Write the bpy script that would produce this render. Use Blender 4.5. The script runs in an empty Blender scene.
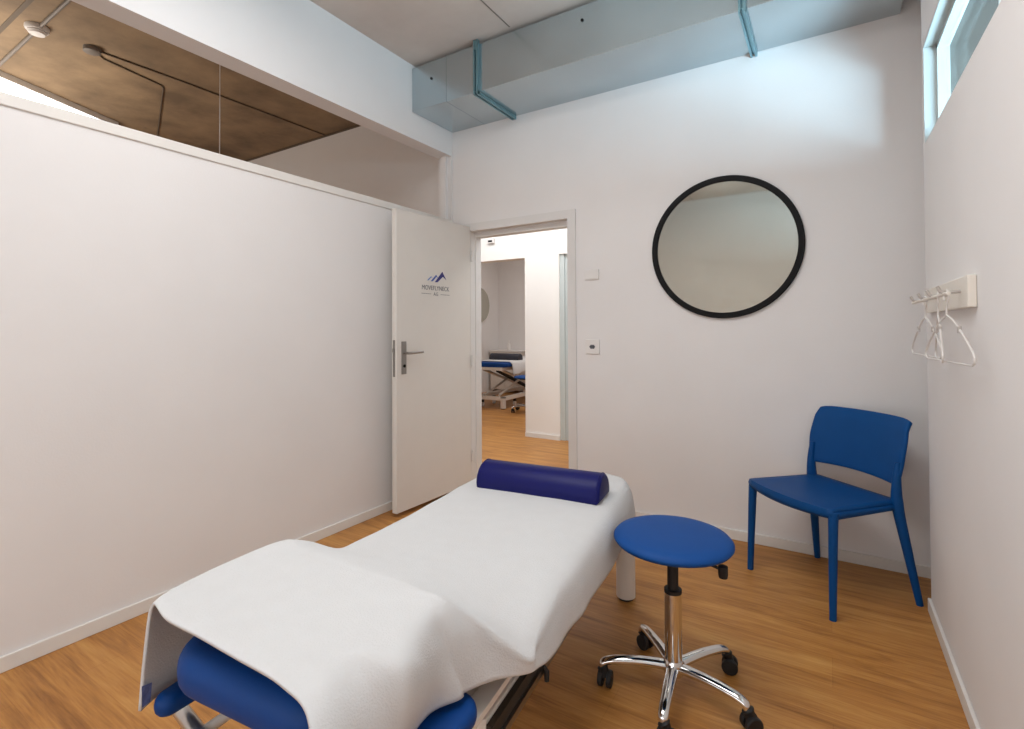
import bpy, bmesh, math, random
from mathutils import Vector, Matrix
random.seed(7)
S = bpy.context.scene
COL = S.collection

# ------------------------------------------------------------------ helpers
def lin(c):
    return tuple(((v / 255) / 12.92 if v / 255 <= 0.04045 else ((v / 255 + 0.055) / 1.055) ** 2.4) for v in c)

def mat(name, rgb, rough=0.6, metal=0.0, var=0.06, scale=8.0, bump=0.0, bscale=60.0, spec=0.5, trans=0.0, emit=0.0, stretch=None):
    m = bpy.data.materials.new(name)
    m.use_nodes = True
    nt = m.node_tree
    b = nt.nodes['Principled BSDF']
    c = lin(rgb)
    tc = nt.nodes.new('ShaderNodeTexCoord')
    mp = nt.nodes.new('ShaderNodeMapping')
    if stretch:
        mp.inputs['Scale'].default_value = stretch
    nt.links.new(tc.outputs['Object'], mp.inputs['Vector'])
    nz = nt.nodes.new('ShaderNodeTexNoise')
    nz.inputs['Scale'].default_value = scale
    nz.inputs['Detail'].default_value = 4
    nt.links.new(mp.outputs['Vector'], nz.inputs['Vector'])
    rp = nt.nodes.new('ShaderNodeValToRGB')
    rp.color_ramp.elements[0].position = 0.3
    rp.color_ramp.elements[1].position = 0.7
    rp.color_ramp.elements[0].color = tuple(v * (1 - var) for v in c) + (1,)
    rp.color_ramp.elements[1].color = tuple(min(1, v * (1 + var)) for v in c) + (1,)
    nt.links.new(nz.outputs['Fac'], rp.inputs['Fac'])
    nt.links.new(rp.outputs['Color'], b.inputs['Base Color'])
    b.inputs['Roughness'].default_value = rough
    b.inputs['Metallic'].default_value = metal
    b.inputs['Specular IOR Level'].default_value = spec
    b.inputs['Transmission Weight'].default_value = trans
    if emit:
        nt.links.new(rp.outputs['Color'], b.inputs['Emission Color'])
        b.inputs['Emission Strength'].default_value = emit
    if bump:
        n2 = nt.nodes.new('ShaderNodeTexNoise')
        n2.inputs['Scale'].default_value = bscale
        n2.inputs['Detail'].default_value = 5
        nt.links.new(mp.outputs['Vector'], n2.inputs['Vector'])
        bp = nt.nodes.new('ShaderNodeBump')
        bp.inputs['Strength'].default_value = bump
        bp.inputs['Distance'].default_value = 0.01
        nt.links.new(n2.outputs['Fac'], bp.inputs['Height'])
        nt.links.new(bp.outputs['Normal'], b.inputs['Normal'])
    return m

def floor_mat():
    m = bpy.data.materials.new('oak_floor')
    m.use_nodes = True
    nt = m.node_tree
    b = nt.nodes['Principled BSDF']
    tc = nt.nodes.new('ShaderNodeTexCoord')
    br = nt.nodes.new('ShaderNodeTexBrick')
    br.offset = 0.37
    br.inputs['Scale'].default_value = 1.0
    br.inputs['Brick Width'].default_value = 1.7
    br.inputs['Row Height'].default_value = 0.19
    br.inputs['Mortar Size'].default_value = 0.0012
    br.inputs['Mortar Smooth'].default_value = 0.4
    br.inputs['Color1'].default_value = (0.42, 0.42, 0.42, 1)
    br.inputs['Color2'].default_value = (0.62, 0.62, 0.62, 1)
    br.inputs['Mortar'].default_value = (0.25, 0.25, 0.25, 1)
    nt.links.new(tc.outputs['Object'], br.inputs['Vector'])
    mp = nt.nodes.new('ShaderNodeMapping')
    mp.inputs['Scale'].default_value = (1.1, 9.0, 1)
    nt.links.new(tc.outputs['Object'], mp.inputs['Vector'])
    nz = nt.nodes.new('ShaderNodeTexNoise')
    nz.inputs['Scale'].default_value = 1.6
    nz.inputs['Detail'].default_value = 7
    nz.inputs['Roughness'].default_value = 0.62
    nz.inputs['Distortion'].default_value = 0.9
    nt.links.new(mp.outputs['Vector'], nz.inputs['Vector'])
    mp2 = nt.nodes.new('ShaderNodeMapping')
    mp2.inputs['Scale'].default_value = (3.0, 60.0, 1)
    nt.links.new(tc.outputs['Object'], mp2.inputs['Vector'])
    n2 = nt.nodes.new('ShaderNodeTexNoise')
    n2.inputs['Scale'].default_value = 2.0
    n2.inputs['Detail'].default_value = 3
    nt.links.new(mp2.outputs['Vector'], n2.inputs['Vector'])
    a1 = nt.nodes.new('ShaderNodeMix'); a1.data_type = 'FLOAT'
    a1.inputs[0].default_value = 0.72
    nt.links.new(br.outputs['Color'], a1.inputs[2])
    nt.links.new(nz.outputs['Fac'], a1.inputs[3])
    a2 = nt.nodes.new('ShaderNodeMix'); a2.data_type = 'FLOAT'
    a2.inputs[0].default_value = 0.25
    nt.links.new(a1.outputs[0], a2.inputs[2])
    nt.links.new(n2.outputs['Fac'], a2.inputs[3])
    rp = nt.nodes.new('ShaderNodeValToRGB')
    e = rp.color_ramp.elements
    e[0].position = 0.33; e[0].color = lin((128, 80, 36)) + (1,)
    e[1].position = 0.66; e[1].color = lin((200, 150, 84)) + (1,)
    mid = e.new(0.5); mid.color = lin((176, 121, 60)) + (1,)
    nt.links.new(a2.outputs[0], rp.inputs['Fac'])
    nt.links.new(rp.outputs['Color'], b.inputs['Base Color'])
    b.inputs['Roughness'].default_value = 0.42
    b.inputs['Specular IOR Level'].default_value = 0.4
    return m

def concrete_mat(name, c0, c1, scale=1.3, joints=True):
    m = bpy.data.materials.new(name)
    m.use_nodes = True
    nt = m.node_tree
    b = nt.nodes['Principled BSDF']
    tc = nt.nodes.new('ShaderNodeTexCoord')
    nz = nt.nodes.new('ShaderNodeTexNoise')
    nz.inputs['Scale'].default_value = scale
    nz.inputs['Detail'].default_value = 8
    nz.inputs['Roughness'].default_value = 0.6
    nt.links.new(tc.outputs['Object'], nz.inputs['Vector'])
    rp = nt.nodes.new('ShaderNodeValToRGB')
    rp.color_ramp.elements[0].position = 0.32
    rp.color_ramp.elements[1].position = 0.68
    rp.color_ramp.elements[0].color = lin(c0) + (1,)
    rp.color_ramp.elements[1].color = lin(c1) + (1,)
    nt.links.new(nz.outputs['Fac'], rp.inputs['Fac'])
    vo = nt.nodes.new('ShaderNodeTexVoronoi')
    vo.inputs['Scale'].default_value = 2.6
    nt.links.new(tc.outputs['Object'], vo.inputs['Vector'])
    r2 = nt.nodes.new('ShaderNodeValToRGB')
    r2.color_ramp.elements[0].position = 0.03
    r2.color_ramp.elements[0].color = (0.55, 0.5, 0.45, 1)
    r2.color_ramp.elements[1].position = 0.05
    r2.color_ramp.elements[1].color = (1, 1, 1, 1)
    nt.links.new(vo.outputs['Distance'], r2.inputs['Fac'])
    mx = nt.nodes.new('ShaderNodeMix'); mx.data_type = 'RGBA'; mx.blend_type = 'MULTIPLY'
    mx.inputs[0].default_value = 0.6
    nt.links.new(rp.outputs['Color'], mx.inputs[6])
    nt.links.new(r2.outputs['Color'], mx.inputs[7])
    nt.links.new(mx.outputs[2], b.inputs['Base Color'])
    b.inputs['Roughness'].default_value = 0.75
    return m

def xform(pts, f):
    return [f(p) for p in pts]

class MB:
    """collects shapes for ONE mesh object"""
    def __init__(self):
        self.bm = bmesh.new()
    def box(self, x0, x1, y0, y1, z0, z1, bev=0.0, seg=2):
        r = bmesh.ops.create_cube(self.bm, size=1)
        vs = r['verts']
        for v in vs:
            v.co = Vector(((x0 + x1) / 2 + v.co.x * (x1 - x0), (y0 + y1) / 2 + v.co.y * (y1 - y0), (z0 + z1) / 2 + v.co.z * (z1 - z0)))
        if bev:
            es = list({e for v in vs for e in v.link_edges})
            bmesh.ops.bevel(self.bm, geom=es, offset=bev, segments=seg, affect='EDGES', profile=0.5)
        return self
    def prism(self, poly, a0, a1, axis='z', bev=0.0, seg=2):
        def P(p, a):
            return {'z': (p[0], p[1], a), 'x': (a, p[0], p[1]), 'y': (p[0], a, p[1])}[axis]
        v0 = [self.bm.verts.new(P(p, a0)) for p in poly]
        v1 = [self.bm.verts.new(P(p, a1)) for p in poly]
        n = len(poly)
        fs = [self.bm.faces.new(v0[::-1]), self.bm.faces.new(v1)]
        for i in range(n):
            fs.append(self.bm.faces.new((v0[i], v0[(i + 1) % n], v1[(i + 1) % n], v1[i])))
        bmesh.ops.recalc_face_normals(self.bm, faces=fs)
        if bev:
            es = list(fs[0].edges) + list(fs[1].edges)
            bmesh.ops.bevel(self.bm, geom=es, offset=bev, segments=seg, affect='EDGES', profile=0.5)
        return self
    def tube(self, pts, r, n=12, caps=True, flat=1.0):
        pts = [Vector(p) for p in pts]
        rs = r if isinstance(r, (list, tuple)) else [r] * len(pts)
        rings = []
        up = None
        for i, p in enumerate(pts):
            t = (pts[min(i + 1, len(pts) - 1)] - pts[max(i - 1, 0)]).normalized()
            if up is None:
                up = Vector((0, 0, 1)) if abs(t.z) < 0.9 else Vector((1, 0, 0))
            sd = t.cross(up).normalized()
            up = sd.cross(t).normalized()
            rings.append([self.bm.verts.new(p + (sd * math.cos(2 * math.pi * k / n) + up * math.sin(2 * math.pi * k / n) * flat) * rs[i]) for k in range(n)])
        for a, b in zip(rings, rings[1:]):
            for k in range(n):
                self.bm.faces.new((a[k], a[(k + 1) % n], b[(k + 1) % n], b[k]))
        if caps:
            self.bm.faces.new(rings[0][::-1]); self.bm.faces.new(rings[-1])
        return self
    def lathe(self, prof, n=32, c=(0, 0, 0), axis='z'):
        rings = []
        for r, z in prof:
            ring = []
            for k in range(n):
                a = 2 * math.pi * k / n
                x, y = r * math.cos(a), r * math.sin(a)
                q = {'z': (x, y, z), 'y': (x, z, y), 'x': (z, x, y)}[axis]
                ring.append(self.bm.verts.new((q[0] + c[0], q[1] + c[1], q[2] + c[2])))
            rings.append(ring)
        fs = []
        for a, b in zip(rings, rings[1:]):
            for k in range(n):
                fs.append(self.bm.faces.new((a[k], a[(k + 1) % n], b[(k + 1) % n], b[k])))
        fs.append(self.bm.faces.new(rings[0][::-1])); fs.append(self.bm.faces.new(rings[-1]))
        bmesh.ops.recalc_face_normals(self.bm, faces=fs)
        return self
    def grid(self, rows):
        vs = [[self.bm.verts.new(p) for p in r] for r in rows]
        for a, b in zip(vs, vs[1:]):
            for i in range(len(a) - 1):
                self.bm.faces.new((a[i], a[i + 1], b[i + 1], b[i]))
        return self
    def build(self, name, m, parent=None, smooth=False, angle=40, loc=None, rot=None, subsurf=0, solid=0.0):
        me = bpy.data.meshes.new(name)
        bmesh.ops.recalc_face_normals(self.bm, faces=self.bm.faces[:])
        self.bm.to_mesh(me); self.bm.free()
        me.materials.append(m)
        if smooth:
            me.shade_smooth()
            if angle < 180:
                me.set_sharp_from_angle(angle=math.radians(angle))
        o = bpy.data.objects.new(name, me)
        COL.objects.link(o)
        if parent: o.parent = parent
        if loc: o.location = loc
        if rot: o.rotation_euler = rot
        if solid:
            md = o.modifiers.new('solid', 'SOLIDIFY'); md.thickness = solid; md.offset = 0
        if subsurf:
            md = o.modifiers.new('sub', 'SUBSURF'); md.levels = subsurf; md.render_levels = subsurf
        return o

def tag(o, label, cat, group=None, kind=None):
    if label: o['label'] = label
    if cat: o['category'] = cat
    if group: o['group'] = group
    if kind: o['kind'] = kind
    return o

def struct(o, label=None):
    o['kind'] = 'structure'
    if label: o['label'] = label
    return o

def thing(name, label, cat, loc=(0, 0, 0), rotz=0.0, group=None):
    o = bpy.data.objects.new(name, None)
    o.empty_display_size = 0.1
    COL.objects.link(o)
    o.location = loc; o.rotation_euler = (0, 0, rotz)
    return tag(o, label, cat, group)

def copy_tree(o, parent=None):
    c = o.copy(); COL.objects.link(c)
    if parent: c.parent = parent
    for ch in list(o.children):
        copy_tree(ch, c)
    return c

def cr(p0, p1, p2, p3, t):
    return 0.5 * ((2 * p1) + (p2 - p0) * t + (2 * p0 - 5 * p1 + 4 * p2 - p3) * t * t + (3 * p1 - p0 - 3 * p2 + p3) * t ** 3)

def spline(pts, n):
    pts = [Vector(p) for p in pts]
    out = []
    for i in range(len(pts) - 1):
        a = pts[i - 1] if i else pts[0] * 2 - pts[1]
        d = pts[i + 2] if i + 2 < len(pts) else pts[-1] * 2 - pts[-2]
        for k in range(n):
            out.append(cr(a, pts[i], pts[i + 1], d, k / n))
    out.append(pts[-1])
    return out

def rrect(x0, x1, y0, y1, r, n=6, rr=None):
    rs = rr or (r, r, r, r)      # corners: (x1,y1) (x0,y1) (x0,y0) (x1,y0)
    out = []
    for (cx, cy, a0, q) in ((x1, y1, 0, rs[0]), (x0, y1, 90, rs[1]), (x0, y0, 180, rs[2]), (x1, y0, 270, rs[3])):
        sx = -1 if cx == x1 else 1
        sy = -1 if cy == y1 else 1
        for k in range(n + 1):
            a = math.radians(a0 + 90 * k / n)
            out.append((cx + sx * q + q * math.cos(a), cy + sy * q + q * math.sin(a)))
    return out

# ------------------------------------------------------------------ materials
M_WALL = mat('white_plaster', (226, 224, 223), 0.85, var=0.015, scale=3, bump=0.05, bscale=120)
M_WALL2 = mat('white_corridor_plaster', (232, 230, 226), 0.85, var=0.01, scale=3)
M_TRIM = mat('white_trim_paint', (222, 219, 214), 0.5, var=0.01)
M_DOOR = mat('white_door_paint', (216, 212, 206), 0.45, var=0.012)
M_FRAME = mat('white_steel_frame_paint', (216, 214, 212), 0.45, var=0.01)
M_FLOOR = floor_mat()
M_CEIL = concrete_mat('grey_concrete', (186, 173, 164), (206, 195, 186), 1.2)
M_CEIL2 = concrete_mat('brown_concrete', (112, 94, 74), (158, 134, 104), 2.2)
M_GALV = mat('galvanised_sheet', (188, 198, 202), 0.24, 0.92, var=0.06, scale=2.5, bump=0.02, bscale=6)
M_GALV2 = mat('galvanised_channel', (138, 176, 186), 0.35, 0.9, var=0.08)
M_BLACK = mat('black_paint', (8, 8, 9), 0.55, var=0.05, spec=0.2)
M_RUB = mat('black_rubber', (20, 19, 20), 0.6, var=0.1)
M_CHROME = mat('polished_chrome', (222, 222, 222), 0.08, 1.0, var=0.01)
M_STEEL = mat('brushed_steel', (150, 146, 142), 0.35, 1.0, var=0.04)
M_MIRR = mat('silvered_glass', (206, 206, 196), 0.04, 1.0, var=0.0)
M_CHAIR = mat('blue_polypropylene', (0, 68, 128), 0.5, var=0.03, bump=0.02, bscale=300, spec=0.2)
M_SEAT = mat('blue_vinyl', (4, 68, 136), 0.6, var=0.04, bump=0.03, bscale=200, spec=0.25)
M_NAVY = mat('navy_vinyl', (14, 17, 86), 0.45, spec=0.22, var=0.05, scale=5, bump=0.03, bscale=20)
M_BPAD = mat('royal_blue_upholstery', (0, 60, 128), 0.55, var=0.04, bump=0.02, bscale=150, spec=0.25)
M_TOWEL = mat('white_terry', (206, 206, 206), 0.95, var=0.012, scale=20, bump=0.22, bscale=260, spec=0.1)
M_TFRAME = mat('white_powder_coat', (222, 216, 208), 0.4, var=0.02)
M_PLAST = mat('white_plastic', (224, 221, 218), 0.4, var=0.01)
M_HANG = mat('white_hanger_plastic', (214, 210, 206), 0.35, var=0.01)
M_HMET = mat('hanger_clip_metal', (186, 180, 175), 0.4, 0.2, var=0.02)
M_RACK = mat('white_rack_paint', (226, 220, 210), 0.4, var=0.01)
M_INK = mat('dark_grey_ink', (96, 98, 104), 0.6, var=0.02)
M_LOGO1 = mat('indigo_ink', (38, 34, 116), 0.5, var=0.02)
M_LOGO2 = mat('mid_blue_ink', (62, 92, 166), 0.5, var=0.02)
M_LOGO3 = mat('light_blue_ink', (104, 136, 196), 0.5, var=0.02)
M_COND = mat('grey_conduit', (120, 112, 104), 0.6, var=0.04)
M_DCOND = mat('dark_cable', (98, 84, 68), 0.6, var=0.05)
M_TUBE = mat('lit_tube_diffuser', (250, 252, 255), 0.5, var=0.0, emit=3.5)
M_TAG = mat('blue_printed_label', (96, 110, 160), 0.7, var=0.3, scale=90)
M_DARK = mat('charcoal_vinyl', (38, 40, 52), 0.5, var=0.05)
M_WFRAME = mat('window_frame_paint', (190, 198, 197), 0.4, var=0.01)
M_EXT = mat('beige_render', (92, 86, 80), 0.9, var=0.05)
M_CHAN = mat('dark_channel', (44, 38, 30), 0.6, var=0.1)
M_BAR = mat('satin_chrome', (205, 202, 198), 0.28, 0.9, var=0.02)
M_STICK = mat('printed_strip', (60, 58, 62), 0.7, var=0.5, scale=80)

def glass_mat():
    m = bpy.data.materials.new('window_glass')
    m.use_nodes = True
    nt = m.node_tree
    nt.nodes.remove(nt.nodes['Principled BSDF'])
    out = nt.nodes['Material Output']
    tr = nt.nodes.new('ShaderNodeBsdfTransparent'); tr.inputs['Color'].default_value = (0.95, 0.98, 0.98, 1)
    gl = nt.nodes.new('ShaderNodeBsdfGlossy'); gl.inputs['Roughness'].default_value = 0.02
    mx = nt.nodes.new('ShaderNodeMixShader')
    mx.inputs[0].default_value = 0.08; nt.links.new(tr.outputs[0], mx.inputs[1]); nt.links.new(gl.outputs[0], mx.inputs[2])
    nt.links.new(mx.outputs[0], out.inputs['Surface'])
    return m
M_GLASS = glass_mat()

# ------------------------------------------------------------------ setting
D = 3.254          # back wall
L = -2.593         # partition face
RX = 0.3725        # right wall face
H = 3.215           # ceiling
YR = -1.6          # rear wall
DX0, DX1, DZ = -2.405, -1.556, 2.03     # door opening

struct(MB().box(-8, 4.5, -4, 9.2, -0.1, 0).build('floor', M_FLOOR))
struct(MB().box(L - 0.07, 0.9, YR - 0.2, D + 0.05, H, H + 0.15).build('ceiling', M_CEIL))
struct(MB().box(-8, L - 0.07, YR - 0.2, D + 0.2, H, H + 0.15).build('ceiling_neighbour', M_CEIL2))
struct(MB().box(-8, 2.2, D + 0.2, 9.2, H - 0.2, H).build('ceiling_corridor', M_WALL2))
# back wall with the doorway
w = MB()
w.box(L - 0.137, DX0 - 0.03, D, D + 0.12, 0, H)
w.box(DX0 - 0.03, DX1 + 0.03, D, D + 0.12, DZ + 0.03, H)
w.box(DX1 + 0.03, 0.62, D, D + 0.12, 0, H)
struct(w.build('wall_back', M_WALL))
struct(MB().box(-8, L - 0.137, 3.335, 3.335 + 0.1, 0, H).build('wall_back_neighbour', M_WALL))
struct(MB().box(-8.1, -8, YR, D, 0, H).build('wall_far_left', M_WALL))
# partition (left), its cap, the beam above and the corner post
struct(MB().box(L - 0.137, L, YR, D, 0, 2.092).build('wall_left', M_WALL))
struct(MB().box(L - 0.145, L + 0.008, YR, D - 0.001, 2.092, 2.14, bev=0.004).build('trim_1', M_TRIM), 'white cap rail along the top of the left partition')
bm_ = MB()
bm_.box(L - 0.137, L, YR, D - 0.001, 2.665, H - 0.001)
struct(bm_.build('trim_2', M_WALL), 'white beam face above the open strip of the left partition')
bp_ = MB()
bp_.box(L - 0.137, L - 0.001, 3.238, D - 0.001, 2.14, 2.665)
bp_.box(L - 0.09, L - 0.04, 3.21, 3.238, 2.14, 2.665)
struct(bp_.build('trim_3', M_WALL), 'white corner post between partition and beam')
# right wall with the high window strip
WY0, WY1, WZ0, WZ1 = -1.1, 2.852, 2.052, 2.486
w = MB()
w.box(RX, RX + 0.09, YR, 2.875, 0, WZ0)
w.box(RX, RX + 0.09, YR, 2.875, WZ1, H)
w.box(RX, RX + 0.09, WY1, 2.875, WZ0, WZ1)
w.box(RX, RX + 0.09, YR, WY0, WZ0, WZ1)
struct(w.build('wall_right', M_WALL))
struct(MB().box(0.57, 0.62, 2.876, D, 0, H).build('wall_right_recess', M_WALL))
struct(MB().box(L, RX, YR - 0.1, YR, 0, H).build('wall_rear', M_WALL))
struct(MB().box(-8, L, YR - 0.1, YR, 0, H).build('wall_rear_neighbour', M_WALL))
struct(MB().box(RX + 0.0905, 0.62, 2.84, 2.8755, 0, H).build('wall_outside_return', M_EXT), 'beige outer return wall at the end of the high window')
# window frame and pane
wf = MB()
fx0, fx1 = RX + 0.045, RX + 0.088
wf.box(fx0, fx1, WY1 - 0.03, WY1 - 0.0005, WZ0, WZ1)
wf.box(fx0, fx1, WY0, WY0 + 0.03, WZ0, WZ1)
wf.box(fx0, fx1, WY0, WY1, WZ0, WZ0 + 0.012)
wf.box(fx0, fx1, WY0, WY1, WZ1 - 0.03, WZ1 - 0.0005)
for yy in (0.1,):
    wf.box(fx0, fx1, yy, yy + 0.05, WZ0, WZ1)
wfo = struct(wf.build('window_1', M_WFRAME), 'high strip window in the right wall')
rv = MB().box(RX + 0.002, fx0, WY1 - 0.006, WY1 - 0.0008, WZ0 + 0.001, WZ1 - 0.001)
rv.box(RX + 0.002, fx0, WY0, WY1, WZ1 - 0.006, WZ1 - 0.0008)
rv.build('window_reveal', M_WFRAME, wfo)
MB().box(fx0 + 0.03, fx0 + 0.034, WY0 + 0.03, WY1 - 0.03, WZ0 + 0.012, WZ1 - 0.03).build('window_pane', M_GLASS, wfo)
# outdoor eaves seen through the window
struct(MB().box(4.4, 4.5, -4, 7, 0, 3.05).build('wall_outside', M_EXT), 'beige wall outside the high window')
struct(MB().box(RX + 0.0905, 4.5, -4, 2.8395, 3.05, 3.15).build('ceiling_outside', M_EXT), 'beige soffit seen through the high window')
# baseboards
BH, BT = 0.058, 0.013
struct(MB().box(DX1 + 0.075, 0.569, D - BT, D - 0.0005, 0, BH, bev=0.003).build('baseboard_back', M_TRIM))
struct(MB().box(L + 0.0005, L + BT, YR, D - 0.02, 0, BH, bev=0.003).build('baseboard_left', M_TRIM))
struct(MB().box(RX - BT, RX - 0.0005, YR, 2.875, 0, BH, bev=0.003).build('baseboard_right', M_TRIM))
# corridor and the room beyond
CY = 5.106
w = MB()
w.box(-8, -3.75, CY, CY + 0.14, 0, 3)
w.box(-3.75, -3.0, CY, CY + 0.14, 2.083, 3)
w.box(-3.0, -2.555, CY, CY + 0.14, 0, 3)
w.box(-2.555, -1.7, CY, CY + 0.14, 2.09, 3)
w.box(-1.7, 2.2, CY, CY + 0.14, 0, 3)
struct(w.build('wall_corridor', M_WALL2))
struct(MB().box(-3.0, -2.556, CY - 0.013, CY - 0.0005, 0, 0.05).build('baseboard_corridor', M_TRIM))
struct(MB().box(-2.555, -2.50, CY + 0.02, CY + 0.10, 0, 2.09).build('trim_4', M_WFRAME), 'pale door jamb at the far side of the corridor')
struct(MB().box(-2.50, -1.7, CY + 0.04, CY + 0.08, 0, 2.09).build('door_2', M_WFRAME), 'pale door across the corridor')
struct(MB().box(-8, 2.2, 8.75, 8.85, 0, 3).build('wall_treatment_room_back', M_WALL))
struct(MB().box(-5.88, -5.78, CY + 0.14, 8.75, 0, 3).build('wall_treatment_room_left', M_WALL))
struct(MB().box(-1.2, -1.1, CY + 0.14, 8.75, 0, 3).build('wall_treatment_room_right', M_WALL))
struct(MB().box(1.2, 1.3, D + 0.12, CY, 0, 3).build('wall_corridor_end', M_WALL2))

# door frame and leaf
fr = MB()
FW = 0.062
fr.box(DX1, DX1 + FW, D - 0.012, D + 0.125, 0, DZ, bev=0.0)
fr.box(DX0 - FW, DX0, D - 0.012, D + 0.125, 0, DZ, bev=0.0)
fr.box(DX0 - FW, DX1 + FW, D - 0.012, D + 0.125, DZ, DZ + FW, bev=0.0)
fr.box(DX1 - 0.014, DX1, D + 0.05, D + 0.124, 0, DZ - 0.04)
fr.box(DX0, DX0 + 0.006, D + 0.05, D + 0.124, 0, DZ - 0.04)
fr.box(DX0, DX1, D + 0.05, D + 0.124, DZ - 0.04, DZ)
fro = struct(fr.build('trim_5', M_FRAME), 'white steel frame around the open doorway')
MB().box(DX1 - 0.003, DX1 + 0.001, D + 0.005, D + 0.045, 0.95, 1.15).build('strike_plate', M_STEEL, fro)
# leaf: local x runs from the hinge to the latch edge; local +y is the face towards the room
hx, hy = -2.402, 3.238
ang = math.atan2(2.449 - 3.238, -2.43 - hx)
dl = bpy.data.objects.new('door_1', None); COL.objects.link(dl)
dl.location = (hx, hy, 0); dl.rotation_euler = (0, 0, ang)
struct(dl, 'white door leaf swung open against the left partition')
LW = 0.79
MB().box(0.0, LW, -0.042, 0, 0.030, 2.062, bev=0.003).build('door_leaf', M_DOOR, dl)
MB().box(LW - 0.006, LW + 0.0015, -0.032, -0.012, 0.935, 1.18, bev=0.0015).build('lock_plate', M_STEEL, dl)
MB().box(LW, LW + 0.010, -0.028, -0.016, 1.10, 1.125, bev=0.002).build('latch_bolt', M_STEEL, dl)
hp = MB().box(LW - 0.085, LW - 0.045, -0.0005, 0.008, 0.95, 1.17, bev=0.002).build('handle_plate', M_STEEL, dl)
hl = MB()
hl.tube(spline([(LW - 0.065, 0.006, 1.092), (LW - 0.066, 0.035, 1.092), (LW - 0.072, 0.05, 1.092), (LW - 0.10, 0.053, 1.093), (LW - 0.20, 0.05, 1.096)], 5), 0.009, 10)
hl.build('door_handle', M_STEEL, dl, True)
MB().lathe([(0.011, 0), (0.011, 0.004)], 16, (LW - 0.065, 0.0075, 1.005), 'y').build('keyhole', M_BLACK, dl, True)
for z in (0.25, 1.0, 1.83):
    MB().tube([(-0.006, 0.010, z - 0.045), (-0.006, 0.010, z + 0.045)], 0.008, 10).build('hinge', M_FRAME, dl, True)

# logo: three peaks, a word and a ruled line (flat print on the leaf)
def print_poly(name, polys, m):
    b = MB()
    for p in polys:
        b.prism([(LW - q[0], q[1]) for q in p], 0.0003, 0.0012, 'y')
    return b.build(name, m, dl)
def peak(x, z, lx, lz, rx, rz):
    return [(x - lx, z - lz), (x, z), (x + rx, z - rz), (x + 0.12 * rx, z - 0.62 * rz), (x - 0.62 * lx, z - 0.97 * lz)]
print_poly('logo_peak', [peak(0.455, 1.676, 0.082, 0.084, 0.045, 0.060)], M_LOGO1)
print_poly('logo_peak', [peak(0.388, 1.648, 0.058, 0.052, 0.022, 0.024)], M_LOGO2)
print_poly('logo_peak', [peak(0.336, 1.634, 0.044, 0.034, 0.014, 0.014)], M_LOGO3)
def text(name, body, size, x, z, m, width=None):
    c = bpy.data.curves.new(name, 'FONT')
    c.body = body; c.size = size; c.align_x = 'CENTER'; c.extrude = 0.0004
    o = bpy.data.objects.new(name, c); COL.objects.link(o)
    bpy.context.view_layer.update()
    me = bpy.data.meshes.new_from_object(o.evaluated_get(bpy.context.evaluated_depsgraph_get()))
    bpy.data.objects.remove(o)
    xs = [v.co.x for v in me.vertices]
    k = (width / (max(xs) - min(xs))) if width else 1.0
    for v in me.vertices:
        v.co = Vector((LW - x - v.co.x * k, 0.001 + v.co.z, z + v.co.y))
    me.materials.clear(); me.materials.append(m)
    o2 = bpy.data.objects.new(name, me); COL.objects.link(o2); o2.parent = dl
    return o2
text('logo_text', 'MOVEFLYNECK', 0.046, 0.385, 1.534, M_INK, 0.29)
text('logo_text', 'AG', 0.036, 0.385, 1.494, M_INK)
print_poly('logo_rule', [[(0.235, 1.504), (0.335, 1.504), (0.335, 1.507), (0.235, 1.507)], [(0.435, 1.504), (0.535, 1.504), (0.535, 1.507), (0.435, 1.507)]], M_INK)

# ------------------------------------------------------------------ air duct
du = thing('air_duct', 'galvanised sheet metal air duct hung below the ceiling along the back wall', 'air duct', (L, D, 2.86))
MB().box(0.003, 2.93, -0.477, -0.003, 0.0, 0.324, bev=0.002).build('duct_body', M_GALV, du)
for x in (0.32,):
    MB().box(x, x + 0.006, -0.479, -0.003, -0.0015, 0.325).build('seam', M_GALV, du)
for x, z in ((0.19, 0.2), (1.37, 0.235)):
    MB().lathe([(0.009, -0.006), (0.009, 0)], 12, (x, -0.477, z), 'y').build('screw_head', M_BLACK, du, True)
for i, x in enumerate((0.60, 2.25)):
    hg = MB()
    for e in (-0.014, 0.010):
        hg.box(x + e - 0.006, x + e + 0.006, -0.503, -0.478, -0.024, 0.345)
        hg.box(x + e - 0.006, x + e + 0.006, -0.50, -0.003, -0.026, -0.0016)
    hg.box(x - 0.018, x + 0.014, -0.484, -0.478, -0.006, 0.345)
    hg.box(x - 0.018, x + 0.014, -0.5, -0.003, -0.008, -0.0016)
    h = hg.build('hanger_channel', M_GALV2, du)
    MB().tube([(x, -0.49, 0.28), (x, -0.49, 0.339)], 0.012, 10).build('threaded_rod', M_GALV2, h, True)

# ceiling joint strip
struct(MB().box(-1.735, -1.727, YR, D - 0.485, H - 0.002, H - 0.0002).build('trim_6', M_COND), 'thin joint line in the concrete ceiling')

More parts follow.
